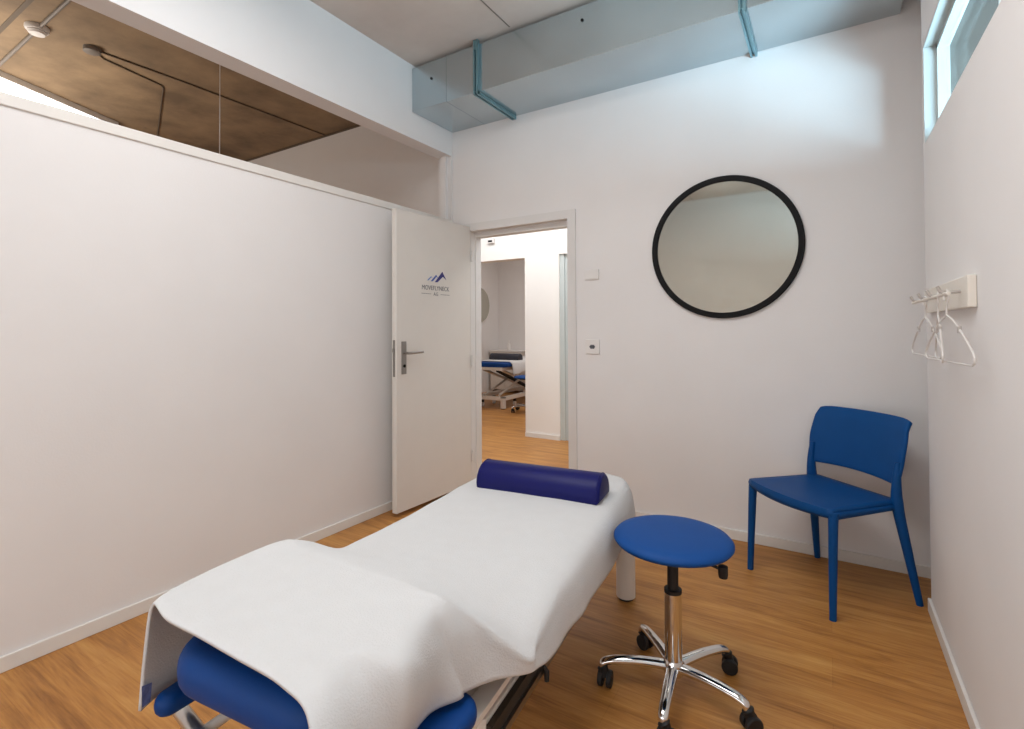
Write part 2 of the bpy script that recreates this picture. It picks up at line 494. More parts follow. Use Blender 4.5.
# ------------------------------------------------------------------ neighbouring room ceiling fittings
sd = thing('smoke_detector', 'round white smoke detector on the brown ceiling past the partition', 'smoke detector', (-4.30, 1.133, H))
MB().lathe([(0.0, 0), (0.062, -0.001), (0.062, -0.02), (0.055, -0.03)], 24).build('base', M_PLAST, sd, True)
MB().lathe([(0.048, -0.0305), (0.05, -0.036), (0.04, -0.05), (0.0, -0.054)], 24).build('sensor_dome', M_PLAST, sd, True)
def pipe(name, pts, r, m, label):
    return tag(MB().tube(pts, r, 8).build(name, m, None, True), label, 'cable conduit')
zc = H - 0.012
cond = MB().tube([(-3.55, 1.132, zc), (-5.2, 1.144, zc)], 0.011, 8).build('cable_conduit', M_COND, None, True)
tag(cond, 'grey surface conduit running to the smoke detector on the brown ceiling', 'cable conduit')
struct(MB().box(-5.2, -3.4, 1.005, 1.03, H - 0.004, H - 0.0005).build('trim_7', M_DCOND), 'dark joint across the brown ceiling nearest the left edge')
struct(MB().box(-6.4, -3.2, 0.80, 0.81, H - 0.004, H - 0.0005).build('trim_8', M_DCOND), 'dark joint in the brown ceiling at the upper left corner')
jb = tag(MB().lathe([(0.0, 0), (0.05, -0.001), (0.05, -0.03), (0.042, -0.036), (0, -0.036)], 20, (-4.305, 1.422, H)).build('junction_box', M_COND, None, True), 'round grey junction box where two dark cables start on the brown ceiling', 'junction box')
zc = H - 0.006
tag(MB().tube([(-4.305, 1.47, zc), (-4.28, 2.0, zc), (-4.267, 3.31, zc)], 0.006, 8).build('ceiling_cable', M_DCOND, None, True), 'long straight dark cable from junction box to the far end wall', 'cable')
tag(MB().tube([(-4.34, 1.46, zc), (-4.398, 1.52, zc), (-4.487, 1.93, zc), (-4.52, 1.96, zc), (-5.7, 2.42, zc)], 0.006, 8).build('ceiling_cable', M_DCOND, None, True), 'dark cable that bends downward in the picture from the junction box', 'cable')
struct(MB().box(-7.9, -2.74, 3.315, 3.334, H - 0.014, H - 0.0005).build('trim_9', M_DCOND), 'dark gap between brown ceiling and end wall')
lt = thing('linear_lamp', 'bright white ceiling light strip glimpsed above the left partition', 'lamp', (-5.25, 1.176, H), math.atan2(0.857, -0.367))
MB().box(-1.3, 0.97, 0.0, 0.26, -0.05, -0.0005, bev=0.004).build('lamp_housing', M_PLAST, lt)
MB().box(-1.29, 0.96, 0.012, 0.248, -0.066, -0.0505, bev=0.006).build('diffuser', M_TUBE, lt)
tag(MB().tube([(-3.666, 1.952, 1.6), (-3.666, 1.952, H - 0.001)], 0.0035, 6).build('hanging_wire', M_PLAST, None, True), 'thin pale wire hanging from the brown ceiling behind the partition', 'wire')

# ------------------------------------------------------------------ wall mirror
wm = thing('wall_mirror', 'large round mirror with thin black frame on the back wall', 'mirror', (-0.525, D, 1.734))
RM = 0.425
ring = MB()
prof = [(RM - 0.032, -0.001), (RM + 0.002, -0.001), (RM + 0.002, -0.019), (RM - 0.002, -0.023), (RM - 0.028, -0.023), (RM - 0.032, -0.019)]
n = 96
rg = [[ring.bm.verts.new((r * math.cos(2 * math.pi * k / n), y, r * math.sin(2 * math.pi * k / n))) for k in range(n)] for r, y in prof]
for a in range(len(prof)):
    A, B = rg[a], rg[(a + 1) % len(prof)]
    for k in range(n):
        ring.bm.faces.new((A[k], A[(k + 1) % n], B[(k + 1) % n], B[k]))
ring.build('mirror_frame', M_BLACK, wm, True)
MB().lathe([(RM - 0.0322, -0.012), (RM - 0.0322, -0.006)], 96, (0, 0, 0), 'y').build('mirror_glass', M_MIRR, wm, True)

# ------------------------------------------------------------------ switches
sw = thing('light_switch', 'blank white switch plate high beside the doorway, above the socket', 'switch', (-1.375, D, 1.622))
MB().box(-0.052, 0.052, -0.010, -0.0005, -0.036, 0.036, bev=0.003).build('plate', M_PLAST, sw)
MB().box(-0.046, 0.046, -0.013, -0.0095, -0.030, 0.030, bev=0.002).build('rocker', M_PLAST, sw)
so = thing('wall_socket', 'small white socket plate with dark centre beside the doorway, below the blank switch', 'socket', (-1.372, D, 1.125))
MB().box(-0.052, 0.052, -0.010, -0.0005, -0.05, 0.05, bev=0.003).build('plate', M_PLAST, so)
MB().prism([(-0.022, 0), (-0.012, -0.014), (0.012, -0.014), (0.022, 0), (0.012, 0.014), (-0.012, 0.014)], -0.0115, -0.0095, 'y').build('socket_inset', M_INK, so)
for x in (-0.01, 0, 0.01):
    MB().lathe([(0.003, -0.0125), (0.003, -0.0112)], 8, (x, 0, 0), 'y').build('pin_hole', M_BLACK, so)

# ------------------------------------------------------------------ coat rack and hangers
cr_ = thing('coat_rack', 'white wall mounted coat rack with rail on the right wall', 'coat rack', (RX, 2.36, 1.355))
MB().box(-0.022, -0.0005, -0.39, 0.39, -0.048, 0.048, bev=0.003).build('backboard', M_RACK, cr_)
for y in (-0.30, -0.10, 0.10, 0.30):
    p = MB()
    p.tube(spline([(-0.0215, y, 0.004), (-0.05, y, 0.002), (-0.068, y, 0.004), (-0.078, y, 0.022)], 4), 0.005, 8)
    p.build('peg', M_HMET, cr_, True)
MB().tube([(-0.062, -0.37, -0.004), (-0.062, 0.37, -0.004)], 0.006, 10).build('rail', M_RACK, cr_, True)
def hanger(y, tilt, label):
    t = thing('coat_hanger', label, 'hanger', (RX - 0.062, y, 1.343), tilt, 'hangers on the coat rack')
    hk = MB()
    hk.tube(spline([(0, 0.020, -0.012), (0, 0.021, 0.004), (0, 0.010, 0.018), (0, -0.008, 0.018), (0, -0.018, 0.004), (0, -0.014, -0.014), (0, -0.002, -0.03), (0, 0, -0.06)], 5), 0.0028, 8)
    hk.build('hook', M_HANG, t, True)
    fr_ = MB()
    sh = spline([(0, 0.0, -0.058), (0, 0.06, -0.078), (0, 0.14, -0.125), (0, 0.20, -0.17), (0, 0.206, -0.19), (0, 0.19, -0.2)], 4)
    fr_.tube(sh, 0.0032, 8)
    fr_.tube([(p.x, -p.y, p.z) for p in sh], 0.0032, 8)
    fr_.tube([(0, -0.19, -0.2), (0, 0.19, -0.2)], 0.0025, 8)
    fr_.build('shoulder_bar', M_HANG, t, True)
    for s in (-1, 1):
        c = MB().box(-0.004, 0.004, s * 0.10 - 0.006, s * 0.10 + 0.006, -0.112, -0.092, bev=0.001)
        c.build('notch_clip', M_HMET, t)
    return t
hanger(2.02, 0.12, 'white coat hanger on the rack nearest the viewer')
hanger(2.16, -0.10, 'white coat hanger second from the near end of the rack')
hanger(2.42, 0.08, 'white coat hanger at the far end of the rack towards the corner')

# ------------------------------------------------------------------ blue chair
ch = thing('side_chair', 'blue plastic side chair in the corner by the right wall', 'chair', (-0.014, 2.911, 0), math.radians(-42))
ch.scale = (0.99, 0.99, 0.99)
def sect(y):  # not used for mesh; keeps the side profile in one place
    return y
def sideprofile(z):
    pts = [(0.0, 0.225), (0.25, 0.185), (0.44, 0.155), (0.55, 0.150), (0.68, 0.172), (0.79, 0.205), (0.83, 0.228)]
    for (z0, y0), (z1, y1) in zip(pts, pts[1:]):
        if z <= z1:
            return y0 + (y1 - y0) * (z - z0) / (z1 - z0)
    return pts[-1][1]
# seat shell
rows = []
NY, NX = 14, 16
for j in range(NY + 1):
    v = j / NY
    row = []
    for i in range(NX + 1):
        q = -1 + 2 * i / NX
        wd = 0.245 - 0.02 * v
        y = -0.235 + v * 0.41 - 0.035 * (1 - q * q) * (1 - v)
        z = 0.462 - 0.010 * (1 - q * q) * math.sin(math.pi * min(1, v * 1.1)) - 0.004 * v
        row.append((q * wd, y, z))
    rows.append(row)
st_ = MB()
# front apron as extra rows
ap = [[(p[0], p[1] + 0.010 * k / 3 - (0.006 if k else 0), p[2] - 0.026 * k / 3 - (0.010 * (1 - (p[0] / 0.245) ** 2)) * k / 3) for p in rows[0]] for k in (3, 2, 1)]
st_.grid(ap + rows)
st_.build('seat', M_CHAIR, ch, True, 60, solid=0.02)
skirt = MB()
for s in (-1, 1):
    skirt.grid([[(s * (0.245 - 0.02 * k / 10), -0.235 + 0.41 * k / 10, 0.46 - 0.001 * k), (s * (0.243 - 0.02 * k / 10), -0.235 + 0.41 * k / 10, 0.430)] for k in range(11)])
skirt.build('seat_rim', M_CHAIR, ch, True, 60, solid=0.018)
for s in (-1, 1):
    MB().tube(spline([(s * 0.236, -0.222, 0.458), (s * 0.238, -0.228, 0.40), (s * 0.241, -0.236, 0.2), (s * 0.244, -0.243, 0.0)], 5), [0.024] + [0.024 - 0.009 * k / 15 for k in range(15)], 12, flat=0.85).build('leg', M_CHAIR, ch, True)
    zs = [0.0, 0.12, 0.25, 0.38, 0.46, 0.52, 0.58, 0.64]
    MB().tube(spline([(s * (0.25 - 0.02 * min(1, z / 0.45)) + (0.014 * max(0, 1 - z / 0.44) if s > 0 else 0), sideprofile(z) + (0.012 if s > 0 else -0.02) * max(0, 1 - z / 0.44), z) for z in zs], 4), [0.016 + 0.012 * min(1, k / 16) - (0.012 * max(0, (k - 16)) / 12) for k in range(29)], 12, flat=0.8).build('leg', M_CHAIR, ch, True)
# backrest
rows = []
NZ, NX = 14, 20
for j in range(NZ + 1):
    v = j / NZ
    row = []
    for i in range(NX + 1):
        q = -1 + 2 * i / NX
        wd = 0.238 + 0.014 * math.sin(math.pi * v) + 0.004 * v
        zt = 0.835 - 0.012 * q ** 8
        zb = 0.535 + 0.028 * (1 - q * q) * 0.3
        z = zb + (zt - zb) * v
        y = sideprofile(z) + 0.045 * (1 - q * q) + (0.012 * max(0, v - 0.85) / 0.15)
        row.append((q * wd, y, z))
    rows.append(row)
MB().grid(rows).build('backrest', M_CHAIR, ch, True, 60, solid=0.018)
bv = bpy.data.objects['backrest'].modifiers.new('bev', 'BEVEL'); bv.width = 0.006; bv.segments = 2

# ------------------------------------------------------------------ stool
stl = thing('swivel_stool', 'blue round swivel stool with chrome five star base beside the treatment table', 'stool', (-0.465, 1.79, 0))
MB().lathe([(0.0, 0.505), (0.17, 0.505), (0.193, 0.510), (0.199, 0.518), (0.199, 0.524), (0.190, 0.534), (0.16, 0.541), (0.08, 0.545), (0.0, 0.546)], 64).build('seat', M_SEAT, stl, True, 180)
MB().lathe([(0.0, 0.489), (0.12, 0.489), (0.12, 0.5045), (0.0, 0.5045)], 32).build('seat_plate', M_RUB, stl, True)
MB().lathe([(0.0, 0.335), (0.0185, 0.335), (0.0185, 0.489), (0, 0.489)], 20).build('gas_lift', M_RUB, stl, True)
MB().lathe([(0.0, 0.338), (0.029, 0.338), (0.0295, 0.342), (0.0295, 0.350), (0.0185, 0.352), (0, 0.352)], 24).build('collar', M_RUB, stl, True)
MB().lathe([(0.0, 0.08), (0.029, 0.08), (0.029, 0.338), (0, 0.338)], 28).build('column', M_CHROME, stl, True)
MB().lathe([(0.0, 0.062), (0.032, 0.062), (0.036, 0.075), (0.036, 0.10), (0.030, 0.112), (0, 0.112)], 28).build('hub', M_CHROME, stl, True)
lv = MB()
lv.tube([(0.08, -0.03, 0.484), (0.15, -0.05, 0.480), (0.185, -0.055, 0.474)], 0.005, 8)
lv.build('height_lever', M_RUB, stl, True)
MB().lathe([(0.0, 0.452), (0.013, 0.452), (0.015, 0.462), (0.015, 0.488), (0, 0.488)], 14, (0.172, -0.052, 0)).build('lever_knob', M_RUB, stl, True)
def caster(parent, x, y, a, m1=M_RUB):
    c = MB()
    ca, sa = math.cos(a), math.sin(a)
    for s in (-1, 1):
        b0 = MB()
    for s in (-1, 1):
        prof = [(0.0, s * 0.006), (0.024, s * 0.006), (0.0275, s * 0.009), (0.0275, s * 0.021), (0.024, s * 0.024), (0.0, s * 0.024)]
        k0 = len(c.bm.verts)
        c.lathe(prof, 20, (0, 0, 0), 'y')
        c.bm.verts.ensure_lookup_table()
        for v in c.bm.verts[k0:]:
            p = v.co.copy()
            v.co = Vector((x + 0.012 + p.x * ca - p.y * sa, y + p.x * sa + p.y * ca, 0.0275 + p.z))
    w_ = c.build('caster_wheel', m1, parent, True)
    h = MB()
    h.tube(spline([(x + 0.012, y, 0.034), (x + 0.004, y, 0.06), (x, y, 0.068)], 3), [0.017] * 4 + [0.02, 0.018, 0.012], 12)
    h.build('caster_fork', m1, parent, True)
for k in range(5):
    a = math.radians((-13, 56, 133, 204, 277)[k])
    ca, sa = math.cos(a), math.sin(a)
    arm = MB()
    pr = [(0.025, 0.088), (0.07, 0.092), (0.13, 0.094), (0.19, 0.091), (0.222, 0.086), (0.240, 0.078), (0.244, 0.066)]
    arm.tube(spline([(r * ca, r * sa, z) for r, z in pr], 4), [0.021 - 0.006 * i / 24 for i in range(25)], 14, flat=0.75)
    ao = arm.build('base_arm', M_CHROME, stl, True)
    caster(ao, 0.244 * ca, 0.244 * sa, a + (0.9, 2.3, 0.4, 1.3, -0.5)[k])

# ------------------------------------------------------------------ treatment table
TC = (-1.093, 2.262)
TA = math.atan2(0.109, 0.994)     # local x = across, local -y = towards the near end
def table(label, loc, rotz, full=True, top=0.555, length=1.22, group=None, base=0.25):
    t = thing('treatment_table', label, 'treatment table', loc, rotz, group)
    zt, zb = top, top - 0.075
    MB().prism(rrect(-0.325, 0.325, -length, 0.02, 0.1, 8, (0.15, 0.15, 0.09, 0.09)), zb, zt - 0.004, 'z', bev=0.02, seg=3).build('mattress', M_BPAD, t, True)
    fr_ = MB()
    for s in (-1, 1):
        fr_.box(s * 0.25 - 0.02, s * 0.25 + 0.02, -length - 0.02, -0.06, zb - 0.05, zb - 0.001, bev=0.003)
    for y in (-length, -length / 2, -0.1):
        fr_.box(-0.23, 0.23, y - 0.02, y + 0.02, zb - 0.045, zb - 0.002)
    fr_.build('upper_frame', M_TFRAME, t)
    ye = -1.32 if full else -length + 0.06
    if full:
        zc0 = 0.30
        c = MB()
        for s in (-1, 1):
            c.box(s * 0.24 - 0.035, s * 0.24 + 0.035, ye - 0.02, -0.06, zc0, zc0 + 0.055, bev=0.004)
        for y in (ye, -0.1):
            c.box(-0.21, 0.21, y - 0.03, y + 0.03, zc0 + 0.002, zc0 + 0.052, bev=0.004)
        c.box(-0.21, 0.204, ye - 0.02, ye + 0.45, zc0 + 0.03, zc0 + 0.05, bev=0.004)
        co = c.build('chassis', M_TFRAME, t)
        for s in (-1, 1):
            MB().box(s * 0.284 - 0.008, s * 0.284 + 0.008, ye - 0.02, -0.07, zc0 + 0.004, zc0 + 0.046).build('side_channel', M_CHAN, co)
            MB().box(s * 0.296 - 0.004, s * 0.296 + 0.004, ye - 0.02, -0.07, zc0 - 0.006, zc0 + 0.012).build('edge_strip', M_STEEL, co)
        MB().box(0.226, 0.238, -1.32, -1.06, zc0 + 0.0548, zc0 + 0.0558).build('printed_strip', M_STICK, co)
        MB().lathe([(0, 0.3505), (0.014, 0.3505), (0.014, 0.364), (0, 0.364)], 14, (0.165, -1.235, 0)).build('screw_knob', M_BLACK, co, True)
    else:
        zc0 = 0.13
        c = MB()
        for s in (-1, 1):
            c.box(s * 0.25 - 0.03, s * 0.25 + 0.03, ye, -0.1, zc0, zc0 + 0.06, bev=0.004)
        for y in (ye, -0.13):
            c.box(-0.28, 0.28, y - 0.03, y + 0.03, zc0 + 0.002, zc0 + 0.058, bev=0.004)
        co = c.build('chassis', M_TFRAME, t)
        for s in (-1, 1):
            for y in (ye + 0.1, ye + 0.45):
                w_ = MB().lathe([(0, -0.014), (0.035, -0.014), (0.035, 0.014), (0, 0.014)], 16, (s * 0.20, y, 0.0355), 'x').build('wheel', M_PLAST, t, True)
                MB().box(s * 0.20 - 0.02, s * 0.20 + 0.02, y - 0.02, y + 0.02, 0.07, zc0 + 0.003).build('wheel_bracket', M_RUB, w_)
    # legs
    for sx in (-1, 1):
        for y in ((-0.008, -1.05) if full else (-0.06, ye)):
            lx = 0.285 if (full and y > -0.5) else (0.06 if full else 0.25)
            lg = MB().lathe([(0, 0.012), (0.043, 0.012), (0.043, zc0 - 0.02), (0.043, zc0 + 0.04), (0.0, zc0 + 0.04)], 24, (sx * lx, y, 0))
            lo = lg.build('leg', M_TFRAME, t, True)
            MB().lathe([(0, 0), (0.034, 0), (0.034, 0.012), (0, 0.012)], 20, (sx * lx, y, 0)).build('rubber_foot', M_RUB, lo, True)
            MB().lathe([(0, zc0 + 0.04), (0.046, zc0 + 0.04), (0.046, zc0 + 0.056), (0.03, zc0 + 0.06), (0, zc0 + 0.06)], 24, (sx * lx, y, 0)).build('leg_cap', M_STEEL, lo, True)
    # scissor lift
    z0, z1 = zc0 + 0.07, zb - 0.055
    ya, yb = -0.28, -length + 0.15
    for s in (-1, 1):
        for (p, q) in (((s * 0.17, ya, z0), (s * 0.17, yb, z1)), ((s * 0.125, yb, z0), (s * 0.125, ya, z1))):
            MB().tube([p, q], 0.022, 4).build('scissor_arm', M_TFRAME, t)
    MB().tube([(0, ya - 0.15, z0), (0, yb + 0.15, z1 - 0.02)], 0.03, 12).build('lift_motor', M_RUB, t, True)
    if full:
        MB().prism(rrect(-0.275, 0.195, -1.742, -1.40, 0.1, 8, (0.03, 0.03, 0.10, 0.10)), 0.508, 0.606, 'z', bev=0.042, seg=5).build('head_rest', M_BPAD, t, True)
        hb = MB()
        for s in (-1, 1):
            hb.box(s * 0.13 - 0.015, s * 0.13 + 0.015, -1.60, -1.10, 0.48, 0.509, bev=0.002)
        hb.build('head_rest_bracket', M_TFRAME, t)
        for s, xa in ((-1, -0.305), (1, 0.248)):
            if s < 0:
                n0, n1, w0, w1 = Vector((-0.336, -1.678)), Vector((-0.338, -1.42)), 0.028, 0.048
                dr = (n1 - n0).normalized(); pr_ = Vector((-dr.y, dr.x))
                pl = [tuple(n0 + w0 * (math.cos(math.radians(a)) * pr_ - math.sin(math.radians(a)) * dr)) for a in range(0, 181, 15)]
                pl += [tuple(n1 - w1 * (math.cos(math.radians(a)) * pr_ - math.sin(math.radians(a)) * dr)) for a in range(0, 181, 15)]
            else:
                pl = rrect(xa - 0.054, xa + 0.054, -1.70, -1.39, 0.052, 8)
            MB().prism(pl, 0.408, 0.455, 'z', bev=0.020, seg=4).build('arm_rest', M_BPAD, t, True)
            MB().box(s * 0.27 - 0.02, s * 0.27 + 0.02, -1.5, -1.20, 0.392, 0.4075).build('arm_rest_bracket', M_TFRAME, t)
        tb = MB()
        tb.tube([(-0.393, -1.627, 0.372), (-0.283, -1.654, 0.372), (-0.10, -1.70, 0.372), (0.05, -1.72, 0.372)], 0.0165, 16)
        tb.tube([(-0.403, -1.6246, 0.372), (-0.393, -1.627, 0.372)], [0.013, 0.0165], 16)
        tb.build('positioning_bar', M_BAR, t, True)
        MB().tube([(-0.26, -1.66, 0.372), (-0.24, -1.60, 0.385), (-0.20, -1.52, 0.43), (-0.13, -1.45, 0.48)], 0.012, 10).build('bar_support', M_TFRAME, t, True)
        cb = MB()
        cb.tube(spline([(0.23, -0.16, 0.34), (0.25, -0.20, 0.26), (0.235, -0.34, 0.20), (0.21, -0.52, 0.22), (0.20, -0.66, 0.30)], 8), 0.003, 6)
        cb.tube(spline([(0.20, -0.24, 0.33), (0.24, -0.30, 0.27), (0.225, -0.40, 0.24), (0.20, -0.48, 0.30)], 8), 0.003, 6)
        cb.build('control_cable', M_DCOND, t, True)
        MB().lathe([(0, 0.30), (0.012, 0.30), (0.014, 0.315), (0.010, 0.325), (0, 0.325)], 12, (0.31, -0.165, 0.05)).build('lock_knob', M_RUB, t, True)
        kn = MB().tube([(0.300, -1.05, 0.315), (0.308, -1.05, 0.30), (0.308, -1.05, 0.275)], [0.004, 0.008, 0.007], 8)
        kn.build('hook_clip', M_RUB, t, True)
    return t
main_t = table('low treatment table in front with white towel and royal blue head and arm pads', (TC[0], TC[1], 0), TA)

# towel (table-local coordinates: s across, t towards the near end)
def T(s, t, z):
    return (s, -t, z)
# each row: left hem, left mid, left edge, 5 interior, right edge, right mid, right hem
def row(lh, le, ins, re, rm, rh, lm=None):
    if lm is None:
        lm = tuple((a + b) / 2 + (0.0, 0.0, 0.0)[i] for i, (a, b) in enumerate(zip(lh, le)))
        lm = (min(lm[0], le[0]) - 0.006, lm[1], lm[2])
    return [lh, lm, le] + ins + [re, rm, rh]
def bed_ins(t, z, sag=0.003):
    return [(s, t, z + (sag if abs(s) < 0.25 else 0)) for s in (-0.26, -0.13, 0.0, 0.13, 0.27)]
R = []
R.append(row((-0.30, 0.035, 0.47), (-0.245, 0.022, 0.562), [(q, 0.018, 0.565) for q in (-0.2, -0.1, 0.0, 0.1, 0.18)], (0.232, 0.028, 0.561), (0.285, 0.055, 0.53), (0.318, 0.08, 0.46)))
R.append(row((-0.355, 0.13, 0.44), (-0.315, 0.10, 0.562), bed_ins(0.09, 0.567), (0.310, 0.10, 0.558), (0.338, 0.115, 0.51), (0.352, 0.13, 0.43)))
R.append(row((-0.37, 0.4, 0.42), (-0.325, 0.4, 0.562), bed_ins(0.4, 0.567), (0.33, 0.4, 0.556), (0.362, 0.4, 0.50), (0.372, 0.4, 0.412)))
R.append(row((-0.37, 0.65, 0.42), (-0.32, 0.65, 0.562), bed_ins(0.65, 0.567), (0.338, 0.65, 0.555), (0.368, 0.65, 0.505), (0.378, 0.65, 0.42)))
R.append(row((-0.37, 0.9, 0.42), (-0.315, 0.9, 0.562), bed_ins(0.9, 0.568), (0.344, 0.9, 0.552), (0.370, 0.9, 0.505), (0.380, 0.90, 0.43)))
R.append(row((-0.37, 1.1, 0.42), (-0.322, 1.1, 0.565), [(-0.26, 1.1, 0.576), (-0.13, 1.1, 0.582), (0.0, 1.1, 0.584), (0.13, 1.1, 0.580), (0.27, 1.1, 0.566)], (0.346, 1.1, 0.546), (0.368, 1.11, 0.50), (0.376, 1.12, 0.438)))
R.append(row((-0.38, 1.20, 0.43), (-0.325, 1.20, 0.573), [(-0.26, 1.21, 0.592), (-0.13, 1.22, 0.604), (0.0, 1.22, 0.607), (0.12, 1.22, 0.598), (0.26, 1.20, 0.566)], (0.350, 1.20, 0.536), (0.367, 1.205, 0.495), (0.374, 1.21, 0.447)))
R.append(row((-0.39, 1.28, 0.44), (-0.342, 1.28, 0.622), [(-0.27, 1.30, 0.630), (-0.13, 1.31, 0.635), (0.0, 1.32, 0.634), (0.11, 1.32, 0.624), (0.24, 1.28, 0.574)], (0.352, 1.262, 0.521), (0.364, 1.262, 0.490), (0.370, 1.265, 0.460)))
R.append(row((-0.40, 1.345, 0.45), (-0.352, 1.345, 0.652), [(-0.27, 1.36, 0.652), (-0.12, 1.37, 0.652), (0.02, 1.385, 0.651), (0.12, 1.385, 0.645), (0.25, 1.345, 0.592)], (0.358, 1.305, 0.508), (0.361, 1.302, 0.486), (0.359, 1.300, 0.464)))
R.append(row((-0.40, 1.385, 0.45), (-0.370, 1.375, 0.653), [(-0.27, 1.39, 0.655), (-0.12, 1.405, 0.655), (0.03, 1.41, 0.654), (0.14, 1.41, 0.653), (0.212, 1.412, 0.650)], (0.268, 1.378, 0.585), (0.292, 1.366, 0.526), (0.310, 1.357, 0.468)))
R.append(row((-0.40, 1.42, 0.45), (-0.378, 1.41, 0.653), [(-0.27, 1.42, 0.656), (-0.12, 1.43, 0.655), (0.03, 1.435, 0.654), (0.14, 1.435, 0.653), (0.210, 1.436, 0.653)], (0.249, 1.436, 0.600), (0.264, 1.433, 0.535), (0.272, 1.424, 0.473)))
R.append(row((-0.40, 1.46, 0.44), (-0.382, 1.45, 0.653), [(-0.27, 1.46, 0.656), (-0.12, 1.47, 0.655), (0.03, 1.475, 0.654), (0.14, 1.475, 0.653), (0.206, 1.475, 0.649)], (0.234, 1.468, 0.605), (0.252, 1.46, 0.54), (0.272, 1.444, 0.471)))
R.append(row((-0.395, 1.55, 0.44), (-0.384, 1.54, 0.653), [(-0.27, 1.55, 0.655), (-0.12, 1.56, 0.654), (0.03, 1.565, 0.653), (0.14, 1.56, 0.652), (0.214, 1.548, 0.650)], (0.246, 1.538, 0.610), (0.250, 1.522, 0.54), (0.232, 1.502, 0.470)))
R.append(row((-0.385, 1.63, 0.435), (-0.38, 1.62, 0.652), [(-0.27, 1.63, 0.654), (-0.12, 1.635, 0.653), (0.02, 1.635, 0.652), (0.12, 1.63, 0.651), (0.205, 1.615, 0.650)], (0.256, 1.612, 0.628), (0.262, 1.61, 0.55), (0.228, 1.585, 0.466)))
R.append(row((-0.380, 1.67, 0.433), (-0.374, 1.655, 0.651), [(-0.27, 1.67, 0.653), (-0.12, 1.675, 0.652), (0.02, 1.678, 0.651), (0.10, 1.675, 0.649), (0.165, 1.66, 0.645)], (0.215, 1.662, 0.600), (0.240, 1.66, 0.53), (0.236, 1.65, 0.462)))
R.append(row((-0.372, 1.70, 0.432), (-0.368, 1.68, 0.650), [(-0.27, 1.705, 0.652), (-0.12, 1.715, 0.651), (0.03, 1.725, 0.650), (0.11, 1.73, 0.647), (0.175, 1.728, 0.640)], (0.216, 1.74, 0.600), (0.238, 1.745, 0.53), (0.244, 1.75, 0.46)))
R.append(row((-0.366, 1.722, 0.430), (-0.362, 1.700, 0.645), [(-0.270, 1.722, 0.648), (-0.12, 1.733, 0.647), (0.03, 1.745, 0.646), (0.11, 1.753, 0.642), (0.172, 1.765, 0.635)], (0.214, 1.785, 0.600), (0.236, 1.79, 0.53), (0.244, 1.795, 0.455)))
NU = 7
fine = []
for r in R:
    fine.append(spline([T(*p) for p in r], NU))
fine2 = []
cols = [spline([fine[j][i] for j in range(len(fine))], NU) for i in range(len(fine[0]))]
from mathutils import noise
rows_t = []
nr = len(cols[0]); nc = len(cols)
for j in range(nr):
    rw = []
    for i in range(nc):
        p = cols[i][j].copy()
        q = noise.noise(Vector((p.x * 9, p.y * 7, 3.1)))
        p.z += 0.0025 * q
        if i > nc * 0.78:                       # the right overhang ripples
            k = (i / nc - 0.78) / 0.22
            p.x += 0.0035 * k * math.sin(p.y * -21 + 0.6 + 3 * noise.noise(Vector((p.y * 3, 0, 0))))
        rw.append(p)
    rows_t.append(rw)
tw = thing('towel', 'large white terry towel spread over the low treatment table', 'towel', (TC[0], TC[1], 0), TA)
MB().grid(rows_t).build('cloth', M_TOWEL, tw, True, 180, solid=0.007)
lb = MB()
lb.grid([[(-0.3590, -1.7215, 0.485), (-0.3575, -1.7215, 0.440)], [(-0.3605, -1.700, 0.480), (-0.3605, -1.703, 0.440)]])
lb.build('care_label', M_TAG, tw)

# bolster
bl = thing('knee_bolster', 'navy blue vinyl half round bolster at the far end of the white towel', 'bolster', (TC[0] + 0.012, TC[1] - 0.02, 0.5715), TA)
pf = [(0.279, 0.0)] + [(0.362 - 0.085 * math.cos(math.radians(a)), 0.018 + 0.082 * math.sin(math.radians(a))) for a in range(0, 181, 12)] + [(0.445, 0.0)]
b = MB(); b.prism([(-p[0], p[1]) for p in pf], -0.262, 0.282, 'x', bev=0.014, seg=4)
b.build('cushion', M_NAVY, bl, True, 50)
for q in (-0.2495, 0.2695):
    MB().tube([(q, -p[0], max(0.004, p[1])) for p in pf[1:-1]], 0.0025, 6).build('piping', M_NAVY, bl, True)

# ------------------------------------------------------------------ room beyond the corridor
t2 = table('raised treatment table seen through the doorway in the far room', (-4.62, 8.36, 0), math.radians(2), False, 0.725, 1.78)
tw2 = thing('towel', 'white towel over the treatment table in the far room', 'towel', (-4.62, 8.36, 0), math.radians(2))
rr = []
for j in range(12):
    t = 0.1 + 1.50 * j / 11
    e = 0.02 * math.sin(j * 1.7)
    rr.append([(-0.36, -t, 0.60 + e), (-0.345, -t, 0.70), (-0.30, -t, 0.733), (0, -t, 0.734), (0.30, -t, 0.733), (0.345, -t, 0.70), (0.362, -t, 0.56 + e), (0.368, -t, 0.53 + e)])
MB().grid(rr).build('cloth', M_TOWEL, tw2, True, 60, solid=0.006)
b2 = thing('knee_bolster', 'dark bolster lying on the towel in the far room', 'bolster', (-4.62, 8.36, 0.739), math.radians(2))
b = MB(); b.prism([(-p[0] - 0.85, p[1] * 1.05) for p in pf], -0.28, 0.28, 'x', bev=0.01, seg=2)
b.build('cushion', M_DARK, b2, True, 50)
s2 = copy_tree(stl)
s2.location = (-3.86, 6.62, 0); s2.rotation_euler = (0, 0, 0.5)
s2['label'] = 'blue swivel stool half hidden beside the table in the far room'
rm2 = thing('wall_mirror', 'pale round mirror on the left wall of the far room', 'mirror', (-5.78, 8.05, 1.72), math.radians(90))
